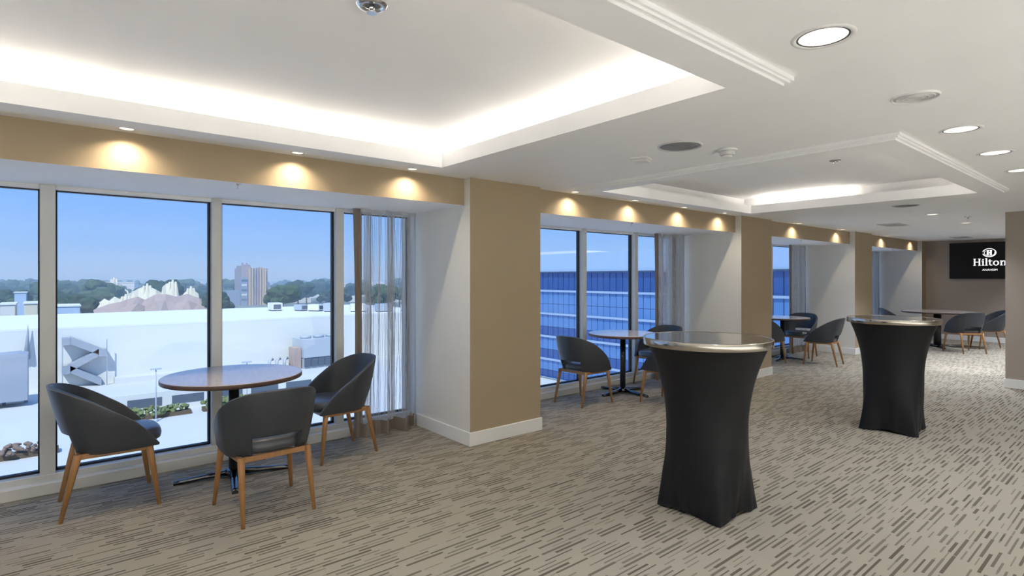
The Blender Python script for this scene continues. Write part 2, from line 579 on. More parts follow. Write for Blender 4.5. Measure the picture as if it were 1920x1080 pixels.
# ------------------------------------------------------------------ string curtains
def curtain(y0, y1, label, dense, nstr):
    """solid taupe side band, hanging strings, taupe bottom hem; y0 band side, y1 wall side"""
    r = empty('string_curtain', (-4.86, (y0 + y1) / 2, 0))
    tag(r, label, 'curtain', 'string curtains at the window bays')
    yc = (y0 + y1) / 2
    xc = -4.86
    L = y1 - y0
    def path(s):   # plan curve, s 0..1
        y = y0 + 0.07 + (L - 0.08) * s
        x = xc + 0.035 * math.sin(s * 6 * PI) + 0.012 * math.sin(s * 15 * PI)
        return x - xc, y - yc
    # strings
    mb = MB()
    rnd = random.Random(int(y0 * 100))
    for k in range(nstr):
        s = rnd.random()
        if rnd.random() < 0.42: s = rnd.choice([0.17, 0.5, 0.56, 0.87, 0.62]) + rnd.gauss(0, 0.03)
        s = min(max(s, 0.01), 0.99)
        s2 = min(max(s + rnd.gauss(0, 0.02 if rnd.random() < .8 else 0.09), 0.01), 0.99)
        w = rnd.uniform(0.0007, 0.0013)
        ph = rnd.random() * 6
        pts = []
        n = 9
        for j in range(n + 1):
            u = j / n
            ss = s * (1 - u) + s2 * u + 0.006 * math.sin(u * 9 + ph) * math.sin(u * PI)
            x, y = path(ss)
            pts.append((x, y, ZS - 0.01 - (ZS - 0.115) * u))
        mb.tube(pts, w, 3, cap=False)
    tag(mb.build('strings', M_STRING if dense == 1 else M_WHITESTR, r, recalc=False), 'loose pale hanging strings', kind='stuff')
    # top tape
    mb = MB()
    n = 60
    def ribbon(z0, z1, f, th):
        for k in range(n):
            p, q = f(k / n), f((k + 1) / n)
            for dx in (-th, th):
                mb.quad((p[0] + dx, p[1], z0), (q[0] + dx, q[1], z0), (q[0] + dx, q[1], z1), (p[0] + dx, p[1], z1))
            mb.quad((p[0] - th, p[1], z1), (q[0] - th, q[1], z1), (q[0] + th, q[1], z1), (p[0] + th, p[1], z1))
            mb.quad((p[0] - th, p[1], z0), (q[0] - th, q[1], z0), (q[0] + th, q[1], z0), (p[0] + th, p[1], z0))
    ribbon(ZS - 0.035, ZS - 0.002, path, 0.004)
    mb.build('heading_tape', M_STRING, r)
    # bottom hem, bulging in folds
    mb = MB()
    def hem(s):
        x, y = path(s)
        return x + 0.03 * math.sin(s * 6 * PI) + 0.05 * max(0, math.sin(s * 4 * PI - 1.1)), y
    ribbon(0.004, 0.125, hem, 0.006)
    mb.build('hem', M_SHEER, r)
    # side band
    mb = MB()
    prev = None
    for j in range(13):
        u = j / 12
        z = ZS - 0.004 - (ZS - 0.008) * u
        w = 0.038 * (1 - 0.25 * math.sin(u * PI)) 
        y = y0 - yc + 0.045 + 0.012 * math.sin(u * 2.5)
        cur = [(-0.01, y - w, z), (0.012, y - w * .4, z), (0.002, y + w * .3, z), (0.014, y + w, z), (0.0, y + w, z), (-0.014, y, z)]
        if prev:
            for t_ in range(6):
                mb.quad(prev[t_], prev[(t_ + 1) % 6], cur[(t_ + 1) % 6], cur[t_])
        prev = cur
    o = mb.build('side_band', M_SHEER, r)
    # far edge cord
    mb = MB().tube([(0.0, L / 2 - 0.02, 0.004), (0.01, L / 2 - 0.02, 0.6), (0.0, L / 2 - 0.02, 1.4), (0.0, L / 2 - 0.02, ZS - 0.004)], [0.010, 0.007, 0.006, 0.006], 6)
    mb.build('edge_cord', M_STRING, r)
curtain(2.13, 2.80, 'long string curtain with taupe band beside the charcoal chair and first pier', 1, 300)
curtain(6.72, 7.48, 'string curtain gathered behind the second round table', 1.5, 1400)
curtain(11.05, 11.80, 'string curtain behind the chairs at the third round table', 1.5, 1400)
curtain(15.35, 16.10, 'string curtain in the last bay before the end wall', 1.5, 1200)

# ------------------------------------------------------------------ ceiling fittings
def downlight(x, y, label, r=0.085, power=55, group='recessed ceiling downlights', cone=126):
    e = empty('downlight', (x, y, ZC))
    tag(e, label, 'downlight', group)
    MB().lathe([(r * 1.02, 0.0), (r * 1.02, -0.002), (r * 1.10, -0.005), (r * 1.22, -0.004), (r * 1.26, 0.0)], 40, closed_top=False, closed_bot=False).build('trim_ring', M_WHITEPL, e)
    MB().lathe([(r * 0.95, 0.0), (r * 0.95, -0.002), (r * 1.03, -0.0022), (r * 1.03, 0.0)], 40, closed_top=False, closed_bot=False).build('gap_ring', M_DARK, e)
    MB().lathe([(r * 0.95, -0.0005), (r * 0.7, -0.003), (r * 0.3, -0.005), (0.001, -0.0055)], 40, closed_bot=False).build('lens', M_LAMP, e)
    ld = bpy.data.lights.new('downlight_glow', 'SPOT')
    ld.energy = power
    ld.color = WARM
    ld.spot_size = math.radians(cone)
    ld.spot_blend = 0.8
    ld.shadow_soft_size = 0.07
    lo = bpy.data.objects.new('downlight_glow', ld)
    COL.objects.link(lo)
    lo.parent = e
    lo.location = (0, 0, -0.012)
    return e
DLP = 40
for y, lb in ((2.16, 'large bright downlight by the corner of the glowing coffer frame'), (4.14, 'downlight beside the near corner of the partly lit coffer'),
              (5.10, 'second downlight along the partly lit coffer, past the round speaker'), (6.09, 'third downlight along the partly lit coffer, past the round speaker')):
    downlight(-0.83, y, lb, power=DLP)
for y in (7.9, 1.18, 0.2, -0.8, -2.6, -3.6, -4.6):
    downlight(-0.83, y, 'downlight in the row over the walkway, beyond the coffers', power=DLP)
for y in (-5.0, -3.2, -1.4, 0.4, 2.2, 4.0, 5.8):  # strong row added out of view; its bounce lifts the ceiling
    downlight(2.3, y, 'added unseen downlight far from the windows, brightening the ceiling', power=DLP * 22.0, cone=104)
downlight(-2.2, 9.43, 'small downlight in line between the two ceiling sprinklers', 0.07, DLP * 2.2)
downlight(-2.2, 11.31, 'small downlight nearer the television, past the ceiling sprinkler', 0.07, DLP * 6.5)
for y in (13.2, 15.0):  # lamps added out of view to brighten the alcove and end wall
    downlight(-1.2, y, 'added unseen downlight in the alcove, brightening the television wall', 0.07, DLP * 6.5)

def washer(y, label, power=14.0):
    e = empty('wall_washer', (-3.955, y, ZC))
    tag(e, label, 'downlight', 'small wall washers along the tan soffit')
    MB().lathe([(0.036, 0.0), (0.036, -0.003), (0.048, -0.004), (0.050, 0.0)], 24, closed_top=False, closed_bot=False).build('trim_ring', M_WHITEPL, e)
    MB().lathe([(0.036, -0.001), (0.001, -0.002)], 24, closed_bot=False).build('lamp', M_SPOTLAMP, e)
    ld = bpy.data.lights.new('washer_beam', 'SPOT')
    ld.energy = power
    ld.color = (1.0, 0.85, 0.64)
    ld.spot_size = math.radians(142)
    ld.spot_blend = 1.0
    ld.shadow_soft_size = 0.012
    lo = bpy.data.objects.new('washer_beam', ld)
    COL.objects.link(lo)
    lo.parent = e
    lo.location = (0, 0, -0.006)
for y, lb in ((-0.62, 'wall washer nearest the room corner at the back end of the room'), (0.34, 'wall washer above the wide window mullion'), (1.33, 'wall washer above the round table with the hall view'),
              (2.24, 'wall washer above the string curtain by the first pier'), (4.13, 'wall washer next to the first pier, tower bay'), (5.11, 'second wall washer from the first pier, tower bay'),
              (6.09, 'third wall washer from the first pier, tower bay'), (7.05, 'wall washer above the tower bay curtain'), (9.33, 'wall washer in the third bay, away from its curtain'),
              (11.15, 'wall washer above the third bay curtain'), (13.57, 'wall washer in the last bay, away from the end wall'), (15.54, 'wall washer in the last bay, next to the end wall')):
    washer(y, lb)

def speaker(x, y, r, m, label):
    e = empty('ceiling_speaker', (x, y, ZC))
    tag(e, label, 'speaker', 'round ceiling speakers')
    MB().lathe([(r * 0.9, 0.0), (r * 0.9, -0.006), (r * 0.96, -0.010), (r, -0.006), (r * 1.0, 0.0)], 44, closed_top=False, closed_bot=False).build('rim', M_WHITEPL if m is M_GREYGR else M_GREYGR, e)
    mb = MB()
    mb.lathe([(r * 0.9, -0.003), (r * 0.6, -0.006), (r * 0.25, -0.0075), (0.002, -0.008)], 44, closed_bot=False)
    mb.build('grille', m, e)
    mb = MB()
    for rr in (0.75, 0.5, 0.28):
        mb.lathe([(r * rr, -0.004), (r * rr, -0.0095), (r * rr + .004, -0.0095), (r * rr + .004, -0.004)], 36, closed_top=False, closed_bot=False)
    mb.build('grille_ring', m, e)
speaker(-0.82, 3.22, 0.10, M_GREYGR, 'pale round ceiling speaker between two downlights')
speaker(-2.125, 3.215, 0.145, M_DKGR, 'dark grey round ceiling speaker beside the smoke detector')
speaker(-2.13, 7.99, 0.145, M_DKGR, 'dark grey round ceiling speaker past the partly lit coffer')

def detector(x, y, z, label):
    e = empty('smoke_detector', (x, y, z))
    tag(e, label, 'smoke detector')
    MB().box(-.058, -.058, -.012, .058, .058, 0).build('base', M_WHITEPL, e, bevel=0.006)
    MB().lathe([(0.050, -0.012), (0.052, -0.024), (0.046, -0.034), (0.0, -0.036)], 28, closed_top=True).build('cover', M_WHITEPL, e)
    return e
d = empty('strobe_alarm', (-2.52, 3.32, ZC), math.radians(20))
tag(d, 'square white alarm plate on the ceiling beside the dark speaker', 'alarm')
MB().box(-.065, -.065, -.016, .065, .065, 0).build('back_plate', M_WHITEPL, d, bevel=0.005)
MB().box(-.056, -.056, -.034, .056, .056, -.016).build('face_plate', M_WHITEPL, d, bevel=0.008)
d = empty('smoke_detector', (-1.98, 3.56, ZC))
tag(d, 'white smoke detector with stepped base next to the coffer frame', 'smoke detector')
MB().lathe([(0.066, 0.0), (0.066, -0.010), (0.060, -0.014)], 32, closed_top=True).build('base', M_WHITEPL, d)
MB().lathe([(0.052, -0.012), (0.050, -0.036), (0.044, -0.042)], 32).build('body', M_GREYGR, d)
MB().lathe([(0.036, -0.042), (0.034, -0.052), (0.026, -0.056)], 32).build('sensor_cap', M_WHITEPL, d)

def sprinkler(x, y, z, label, r=0.045):
    e = empty('sprinkler', (x, y, z))
    tag(e, label, 'sprinkler', 'fire sprinklers')
    MB().lathe([(r * 0.55, -0.001), (r * 0.62, -0.010), (r * 0.9, -0.007), (r, 0.0)], 28, closed_top=False, closed_bot=False).build('escutcheon', M_METAL, e)
    MB().lathe([(r * 0.6, -0.0005), (r * 0.2, -0.002), (0.001, -0.002)], 24, closed_bot=False).build('cup', M_DKGR, e)
    mb = MB().tube([(0, 0, 0), (0, 0, -0.022)], [r * .22, r * .16], 10)
    for s in (-1, 1):
        mb.tube([(s * r * .22, 0, -.004), (s * r * .26, 0, -.018), (0, 0, -.030)], 0.0022, 6)
    mb.build('head', M_METAL, e)
    mb = MB().lathe([(r * .34, -.030), (r * .34, -.0325)], 20)
    mb.build('deflector', M_METAL, e)
sprinkler(-2.01, 0.96, ZK, 'chrome sprinkler in the middle of the glowing coffer', 0.06)
sprinkler(-2.0, 5.47, ZK, 'sprinkler in the middle of the partly lit coffer', 0.05)
sprinkler(-1.95, 10.15, ZC, 'small ceiling sprinkler between two small downlights')
for y, lb in ((0.98, 'tiny sprinkler under the soffit of the hall view bay'), (5.25, 'tiny sprinkler under the soffit of the tower bay'), (9.8, 'tiny sprinkler under the third bay soffit'), (14.5, 'tiny sprinkler under the last bay soffit')):
    sprinkler(-4.12, y, ZS, lb, 0.022)

def vent(x, y, label):
    e = empty('ceiling_vent', (x, y, ZC))
    tag(e, label, 'vent', 'ceiling air vents')
    mb = MB()
    rect_ring(mb, -.15, -.30, .15, .30, -.125, -.275, .125, .275, -0.010, 0)
    mb.build('frame', M_GREYGR, e)
    MB().box(-.125, -.275, -.002, .125, .275, 0).build('duct', M_DARK, e)
    for k in range(5):
        MB().box(-.105 + k * .048, -.275, -.010, -.088 + k * .048, .275, -.002).build('slat', M_GREYGR, e)
vent(-3.04, 10.75, 'grey slatted ceiling vent over the third window table')
vent(-3.05, 15.25, 'grey slatted ceiling vent just in front of the television wall')

# ------------------------------------------------------------------ dining tables
def dining_table(x, y, r, z, rot, label, pole=0.036, arm=0.385):
    e = empty('pedestal_table', (x, y, 0), rot)
    tag(e, label, 'table', 'pedestal tables by the windows')
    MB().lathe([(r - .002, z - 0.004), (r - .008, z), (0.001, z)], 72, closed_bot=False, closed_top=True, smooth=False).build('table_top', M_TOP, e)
    MB().lathe([(r - .03, z - .034), (r - .003, z - 0.034), (r, z - .030), (r, z - .006), (r - .002, z - .004)], 72, closed_top=False, closed_bot=True).build('edge_band', M_TOPEDGE, e)
    MB().lathe([(pole, 0.055), (pole, z - 0.05)], 24).build('pedestal', M_STEEL, e)
    MB().lathe([(pole * 1.1, z - .06), (.10, z - .040), (.12, z - .034)], 24).build('top_plate', M_STEEL, e)
    MB().lathe([(pole * 1.7, 0.02), (pole * 1.6, 0.045), (pole * 1.15, 0.066)], 20).build('hub', M_POLISH, e)
    for k in range(4):
        a = k * PI / 2
        mb = MB()
        secs = [(0.03, .030, .020, .060), (arm * .5, .024, .014, .044), (arm * .9, .022, .006, .032), (arm, .020, .0, .024)]
        prev = None
        for (d_, w, zb, zt) in secs:
            cur = [(d_, -w, zb), (d_, w, zb), (d_, w * .95, zt - .008), (d_, w * .5, zt), (d_, -w * .5, zt), (d_, -w * .95, zt - .008)]
            cv = [mb.bm.verts.new(p) for p in cur]
            if prev:
                for t_ in range(6):
                    f = mb.bm.faces.new((prev[t_], prev[(t_ + 1) % 6], cv[(t_ + 1) % 6], cv[t_]))
                    f.smooth = t_ > 0
            else:
                mb.bm.faces.new(cv[::-1])
            prev = cv
        mb.bm.faces.new(prev)
        mb.xf(Matrix.Rotation(a, 4, 'Z')).build('foot', M_POLISH, e)
    return e
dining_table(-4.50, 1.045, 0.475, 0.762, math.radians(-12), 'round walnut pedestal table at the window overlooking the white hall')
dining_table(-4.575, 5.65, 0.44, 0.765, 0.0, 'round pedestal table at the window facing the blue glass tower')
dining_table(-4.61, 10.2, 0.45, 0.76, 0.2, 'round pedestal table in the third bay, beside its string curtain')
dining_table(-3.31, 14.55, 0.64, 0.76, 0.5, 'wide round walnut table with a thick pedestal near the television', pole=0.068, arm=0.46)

# ------------------------------------------------------------------ barrel chairs (local: faces +Y, feet centred on origin)
def chair_parts():
    e = empty('barrel_chair')
    Z0 = 0.385
    def H(y):
        pts = [(-.40, .800), (-.315, .798), (-.29, .794), (-.25, .782), (-.20, .758), (-.13, .724), (-.06, .683), (0.0, .647), (.063, .605), (.11, .570), (.155, .527), (.195, .476), (.225, .435), (.255, .395)]
        if y <= pts[0][0]: return pts[0][1]
        for (y0, h0), (y1, h1) in zip(pts, pts[1:]):
            if y <= y1: return h0 + (h1 - h0) * (y - y0) / (y1 - y0)
        return pts[-1][1]
    def plan(s, lean):
        """s -1..1 around the U, lean 0 bottom..1 top; returns x, y"""
        a = 0.250 + 0.052 * lean
        b = 0.200 + 0.115 * lean
        q = abs(s)
        sg = 1 if s >= 0 else -1
        if q < 0.62:
            ph = q / 0.62 * PI / 2
            x = a * math.sin(ph) ** 0.95
            y = -b * math.cos(ph) ** 0.95 + 0.0
        else:
            u = (q - 0.62) / 0.38
            x = a - 0.018 * u * u
            y = 0.255 * u
        return sg * x, y
    NS, NT = 44, 8
    ts = [0, .15, .31, .43, .56, .70, .85, 1.0]
    bm = bmesh.new()
    grid = []
    for j, t in enumerate(ts):
        row = []
        for i in range(NS + 1):
            s = -1 + 2 * i / NS
            # rim height from the plan position at the top of this column
            _, yy = plan(s, 1.0)
            _, yb = plan(s, 0.3)
            h = H(yy)
            z = Z0 + (h - Z0) * t
            lean = (z - Z0) / 0.408
            bulge = 0.012 * math.sin(min(1, lean) * PI)
            x, y = plan(s, lean)
            rr = math.hypot(x, y) or 1
            row.append(bm.verts.new((x * (1 + bulge / max(rr, .1)), y - (bulge if abs(s) < .3 else 0), z)))
        grid.append(row)
    for j in range(len(ts) - 1):
        for i in range(NS):
            sm = -1 + 2 * (i + 0.5) / NS
            if abs(sm) < 0.205 and j < 2: continue       # slot in the lower back
            f = bm.faces.new((grid[j][i], grid[j][i + 1], grid[j + 1][i + 1], grid[j + 1][i]))
            f.smooth = True
    bmesh.ops.delete(bm, geom=[v for v in bm.verts if not v.link_faces], context='VERTS')
    bmesh.ops.recalc_face_normals(bm, faces=bm.faces)
    # make normals point outward
    ff = min(bm.faces, key=lambda f: f.calc_center_median().y)
    if ff.normal.y > 0:
        bmesh.ops.reverse_faces(bm, faces=bm.faces)
    me = bpy.data.meshes.new('shell')
    bm.to_mesh(me)
    bm.free()
    sh = bpy.data.objects.new('shell', me)
    COL.objects.link(sh)
    me.materials.append(M_LEATHER)
    sh.parent = e
    so = sh.modifiers.new('thick', 'SOLIDIFY')
    so.thickness = 0.030
    so.offset = -1
    so.use_rim = True
    bv = sh.modifiers.new('bevel', 'BEVEL')
    bv.width = 0.008
    bv.segments = 2
    bv.limit_method = 'ANGLE'
    bv.angle_limit = math.radians(55)
    # piping along the rim
    pts = []
    for i in range(NS + 1):
        s = -1 + 2 * i / NS
        _, yy = plan(s, 1.0)
        h = H(yy)
        lean = (h - Z0) / 0.408
        x, y = plan(s, lean)
        pts.append((x * 0.993, y * 0.993, h + 0.001))
    MB().tube(pts, 0.0042, 6).build('piping', M_PIPING, sh)
    # cushion
    mb = MB()
    out = []
    n = 40
    for k in range(n):
        a = 2 * PI * k / n
        c, s_ = math.cos(a), math.sin(a)
        x = 0.225 * math.copysign(abs(c) ** 0.62, c)
        y = 0.045 + (0.245 if s_ > 0 else 0.225) * math.copysign(abs(s_) ** (0.75 if s_ > 0 else 0.8), s_)
        out.append((x, y))
    prof = [(0.90, 0.395), (0.985, 0.410), (1.0, 0.435), (0.975, 0.462), (0.90, 0.477), (0.7, 0.484), (0.35, 0.487), (0.02, 0.488)]
    rings = []
    for (k_, z) in prof:
        rings.append([mb.bm.verts.new((p[0] * k_, 0.045 + (p[1] - 0.045) * k_, z)) for p in out])
    for i in range(len(rings) - 1):
        for k in range(n):
            f = mb.bm.faces.new((rings[i][k], rings[i][(k + 1) % n], rings[i + 1][(k + 1) % n], rings[i + 1][k]))
            f.smooth = True
    mb.bm.faces.new(rings[0][::-1])
    mb.bm.faces.new(rings[-1])
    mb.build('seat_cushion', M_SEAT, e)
    # wooden under-frame
    mb = MB()
    P4 = [(-.20, -.165), (.20, -.165), (.215, .20), (-.215, .20)]
    for k in range(4):
        p, q = Vector((*P4[k], 0)), Vector((*P4[(k + 1) % 4], 0))
        d_ = (q - p).normalized()
        nrm = Vector((-d_.y, d_.x, 0)) * 0.011
        vs4 = [p - nrm, q - nrm, q + nrm, p + nrm]
        mb.prism([(v.x, v.y) for v in vs4], 0.362, 0.394)
    mb.build('seat_frame', M_WOOD, e, bevel=0.003)
    for (tx, ty, bx_, by_) in ((-.20, -.165, -.212, -.250), (.20, -.165, .212, -.250), (.215, .20, .248, .252), (-.215, .20, -.248, .252)):
        MB().tube([(tx, ty, 0.392), (tx + (bx_ - tx) * .25, ty + (by_ - ty) * .25, 0.295), (bx_, by_, 0.0)], [0.0215, 0.0195, 0.0115], 12).build('leg', M_WOOD, e)
    return e
CHAIRS = [
    # x, y, heading (direction the sitter faces, degrees from +Y anticlockwise), label
    (-4.505, 0.29, 0, 'charcoal barrel chair by the wide mullion, turned towards the hall view table'),
    (-3.775, 1.07, 92, 'charcoal barrel chair showing its slotted back, drawn up facing the white hall view'),
    (-4.57, 1.87, 183, 'charcoal barrel chair with its back to the first string curtain'),
    (-4.535, 4.85, 2, 'charcoal barrel chair in the tower bay with its back to the first pier'),
    (-3.86, 5.64, 95, 'charcoal barrel chair in the tower bay, drawn up facing the tower'),
    (-4.60, 6.47, 180, 'charcoal barrel chair with its back to the curtain in the tower bay'),
    (-4.62, 9.52, -8, 'charcoal barrel chair in the third bay, next to the second pier'),
    (-3.88, 10.13, 97, 'charcoal barrel chair on the room side of the third bay table'),
    (-4.56, 10.80, 183, 'charcoal barrel chair with its back to the third bay curtain'),
    (-2.71, 13.88, 47, 'charcoal barrel chair at the wide walnut table, farthest from the television wall'),
    (-2.52, 14.98, 118, 'charcoal barrel chair at the wide walnut table, nearest the television wall'),
    (-3.98, 14.25, -70, 'charcoal barrel chair on the window side of the wide walnut table'),
]
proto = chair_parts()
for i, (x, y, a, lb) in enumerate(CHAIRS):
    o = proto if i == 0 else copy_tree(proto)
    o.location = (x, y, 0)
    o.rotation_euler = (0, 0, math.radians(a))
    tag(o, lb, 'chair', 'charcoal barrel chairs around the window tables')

# ------------------------------------------------------------------ cocktail tables with stretch covers
def cocktail(x, y, r, z, rot, feet, label_t, label_c, seed):
    e = empty('cocktail_table', (x, y, 0), rot)
    tag(e, label_t, 'table', 'tall cocktail tables')
    MB().lathe([(r - .012, z - .002), (r - .016, z), (0.001, z)], 80, closed_bot=False, smooth=False).build('table_top', M_MIRROR, e)
    MB().lathe([(r - .03, z - .046), (r - .002, z - .046), (r, z - .044), (r, z - .002), (r - .002, z + .002), (r - .012, z + .002), (r - .012, z - .004)], 80, closed_top=False, closed_bot=True).build('edge_band', M_CHROME, e)
    MB().lathe([(.035, 0.02), (.035, z - .046)], 16).build('pole', M_STEEL, e)
    mb = MB()
    for k in range(2):
        mb.box(-feet * .80, -.02, 0.004, feet * .80, .02, .03)
        mb.xf(Matrix.Rotation(PI / 2, 4, 'Z'))
    mb.xf(Matrix.Rotation(PI / 4, 4, 'Z'))
    mb.build('cross_base', M_STEEL, e)
    # cover
    c = empty('table_cover', (x, y, 0), rot)
    tag(c, label_c, 'table cover', 'black stretch covers on the cocktail tables')
    rnd = random.Random(seed)
    mb = MB()
    n = 96
    rows = 40
    rt = r - 0.028
    grid = []
    ph = [rnd.random() * 6 for _ in range(6)]
    for j in range(rows + 1):
        u = j / rows                       # 0 top .. 1 floor
        zz = (z - .047) * (1 - u)
        row = []
        for k in range(n):
            a = 2 * PI * k / n
            # distance to nearest corner (corners at 45 deg)
            m4 = (a - PI / 4) % (PI / 2)
            dc = min(m4, PI / 2 - m4) / (PI / 4)     # 0 at corner, 1 mid side
            # waist circle
            waist = 0.250
            v = u / 0.52
            if u < 0.52:
                rr = waist + (rt - waist) * (1 - v) ** 2.1
                sq = v
            else:
                w = (u - 0.52) / 0.48
                rr = waist
                sq = 1.0
            w = max(0.0, (u - 0.40) / 0.60)
            corner = waist + (feet - waist) * w ** 1.7
            side = waist - 0.012 * w - (0.022 * w * w)
            q_ = (1 - dc) ** (1.25 + 0.9 * w)
            sqr = corner * q_ + side * (1 - q_)
            k2 = min(1.0, w * 1.6)
            rr = rr * (1 - k2) + sqr * k2 if u >= 0.40 else rr
            # folds near the hem
            fold = 0.010 * w * w * (math.sin(a * 9 + ph[0] + 3 * w) + 0.6 * math.sin(a * 17 + ph[1])) * (dc ** .6)
            fold += 0.004 * w * math.sin(a * 5 + ph[2])
            rr += fold
            lift = 0.028 * dc ** 0.8 * max(0, (u - 0.85) / 0.15) * (0.7 + 0.3 * math.sin(a * 3 + ph[3]))
            row.append(mb.bm.verts.new((rr * math.cos(a), rr * math.sin(a), zz + lift + 0.003)))
        grid.append(row)
    for j in range(rows):
        for k in range(n):
            f = mb.bm.faces.new((grid[j][k], grid[j][(k + 1) % n], grid[j + 1][(k + 1) % n], grid[j + 1][k]))
            f.smooth = True
    o = mb.build('skirt', M_SPANDEX, c)
    # seam down the skirt
    ks = int(n * 0.53) if seed == 1 else int(n * 0.1)
    pts = [(grid_r[0] * 1.004, grid_r[1] * 1.004, grid_r[2]) for grid_r in SEAM(o, n, rows, ks)]
    MB().tube(pts, 0.0022, 5).build('seam', M_SPANDEX, c)
    # foot pockets in the four corners
    for k in range(4):
        a = PI / 4 + k * PI / 2
        cx_, cy_ = math.cos(a), math.sin(a)
        mb = MB().lathe([(0.028, 0.0), (0.030, 0.012), (0.020, 0.030)], 12, c=(cx_ * (feet - .05), cy_ * (feet - .05), 0.0))
        mb.build('foot_pocket', M_SPANDEX, c)
def SEAM(o, n, rows, k):
    return [o.data.vertices[j * n + k].co[:] for j in range(rows + 1)]
cocktail(-1.955, 3.255, 0.398, 1.092, 0.0, 0.315, 'tall cocktail table with a nickel rim under the dark speaker',
         'black stretch cover with a long seam on the cocktail table under the dark speaker', 1)
cocktail(-1.80, 6.345, 0.388, 1.083, math.radians(6), 0.335, 'tall cocktail table with a nickel rim under the partly lit coffer',
         'smooth black stretch cover on the cocktail table under the partly lit coffer', 2)

# ------------------------------------------------------------------ television
tv = empty('television', (-2.77, YE - 0.05, 1.865))
tag(tv, 'wide wall television showing a white hotel logo on black', 'television')
W, HH = 1.46, 0.84
MB().box(-W / 2, 0.0, -HH / 2, W / 2, 0.05, HH / 2).build('housing', M_BEZEL, tv, bevel=0.004)
scr = MB().box(-W / 2 + .012, -0.003, -HH / 2 + .016, W / 2 - .012, 0.001, HH / 2 - .012).build('screen', M_BLACK, tv)
def flat(polys, name, parent, sx, ox, oz, m=None):
    """polys: list of 2D outlines -> thin slabs on the screen"""
    mb = MB()
    for pl in polys:
        a = [mb.bm.verts.new((ox + p[0] * sx, -0.0045, oz + p[1] * sx)) for p in pl]
        try: mb.bm.faces.new(a)
        except ValueError: pass
    o = mb.build(name, m or M_LOGO, parent, recalc=False)
    return o
def R_(x0, y0, x1, y1): return [(x0, y0), (x1, y0), (x1, y1), (x0, y1)]
def ring_arc(cx, cy, rx0, ry0, rx1, ry1, a0, a1, n=24):
    out = []
    for k in range(n):
        t0, t1 = a0 + (a1 - a0) * k / n, a0 + (a1 - a0) * (k + 1) / n
        out.append([(cx + rx0 * math.cos(t0), cy + ry0 * math.sin(t0)), (cx + rx1 * math.cos(t0), cy + ry1 * math.sin(t0)),
                    (cx + rx1 * math.cos(t1), cy + ry1 * math.sin(t1)), (cx + rx0 * math.cos(t1), cy + ry0 * math.sin(t1))])
    return out
word = []
def serif_stem(x, y0, y1, w=0.16, foot=True, head=False):
    word.append(R_(x, y0, x + w, y1))
    if foot: word.append(R_(x - .07, y0, x + w + .07, y0 + .055))
    if head: word.append(R_(x - .07, y1 - .055, x + w + .07, y1))
# H
serif_stem(0.07, 0, 1.0, head=True); serif_stem(0.62, 0, 1.0, head=True); word.append(R_(.23, .47, .62, .55))
# i
serif_stem(1.02, 0, .68); word.append([(1.02, .60), (1.02, .70), (.93, .66), (.93, .62)])
word += ring_arc(1.10, .86, 0, 0, .095, .095, 0, 2 * PI, 14)
# l
serif_stem(1.40, 0, 1.04); word.append([(1.40, .96), (1.40, 1.04), (1.31, 1.00), (1.31, .97)])
# t
word.append(R_(1.78, .18, 1.93, .86)); word.append(R_(1.68, .60, 2.14, .68)); word += ring_arc(2.01, .20, .08, .12, .23, .20, PI, 1.75 * PI, 12)
# o
word += ring_arc(2.54, .335, .175, .26, .34, .35, 0, 2 * PI, 32)
# n
serif_stem(3.04, 0, .68); word.append([(3.04, .60), (3.04, .70), (2.95, .66), (2.95, .62)])
serif_stem(3.44, 0, .44); word += ring_arc(3.36, .42, .09, .17, .24, .27, 0, PI * .86, 16)
flat(word, 'wordmark', scr, 0.158, -0.284, -0.115)
emb = ring_arc(0, 0, .50, .40, .58, .46, PI * 1.08, PI * 2.92, 44) + ring_arc(.02, -.02, .41, .31, .45, .345, PI * .75, PI * 2.1, 34)
emb += [R_(-.20, -.25, -.05, .25), R_(.05, -.25, .20, .25), R_(-.05, -.05, .05, .03), R_(-.23, .20, -.02, .25), R_(.02, .20, .23, .25), R_(-.23, -.25, -.02, -.20), R_(.02, -.25, .23, -.20)]
flat(emb, 'emblem', scr, 0.215, 0.0, 0.175)
tx = bpy.data.curves.new('place_name', 'FONT')
tx.body = 'ANAHEIM'
tx.size = 0.062
tx.align_x = 'CENTER'
to = bpy.data.objects.new('place_name', tx)
COL.objects.link(to)
bpy.context.view_layer.update()
me = bpy.data.meshes.new_from_object(to.evaluated_get(bpy.context.evaluated_depsgraph_get()))
bpy.data.objects.remove(to)
me.materials.append(M_LOGO)
to = bpy.data.objects.new('place_name', me)
COL.objects.link(to)
to.parent = scr
to.location = (0.01, -0.0045, -0.235)
to.rotation_euler = (PI / 2, 0, 0)

# ------------------------------------------------------------------ outside
G = -14.0
M_CONC = noisy(mat('pale_concrete', (0.62, 0.63, 0.62), 0.9, spec=0.1), (0.62, 0.63, 0.62), 0.08, 0.12)
M_HALL = noisy(mat('hall_render', (0.66, 0.68, 0.66), 0.85, spec=0.1), (0.66, 0.68, 0.66), 0.03, 0.08)
M_ROOF = noisy(mat('white_roof_membrane', (0.74, 0.76, 0.78), 0.9, spec=0.1), (0.74, 0.76, 0.78), 0.04, 0.06)
M_STAIR = mat('stair_grey', (0.30, 0.34, 0.40), 0.7)
M_HVAC = mat('equipment_grey', (0.42, 0.47, 0.52), 0.5)
M_HVACD = mat('equipment_louvre', (0.10, 0.13, 0.17), 0.6)
M_LEAF = noisy(mat('tree_leaf', (0.075, 0.115, 0.055), 0.9, spec=0.1), (0.075, 0.115, 0.055), 0.5, 0.35)
M_LEAF2 = noisy(mat('tree_leaf_dark', (0.05, 0.085, 0.055), 0.9, spec=0.1), (0.05, 0.085, 0.055), 0.5, 0.35)
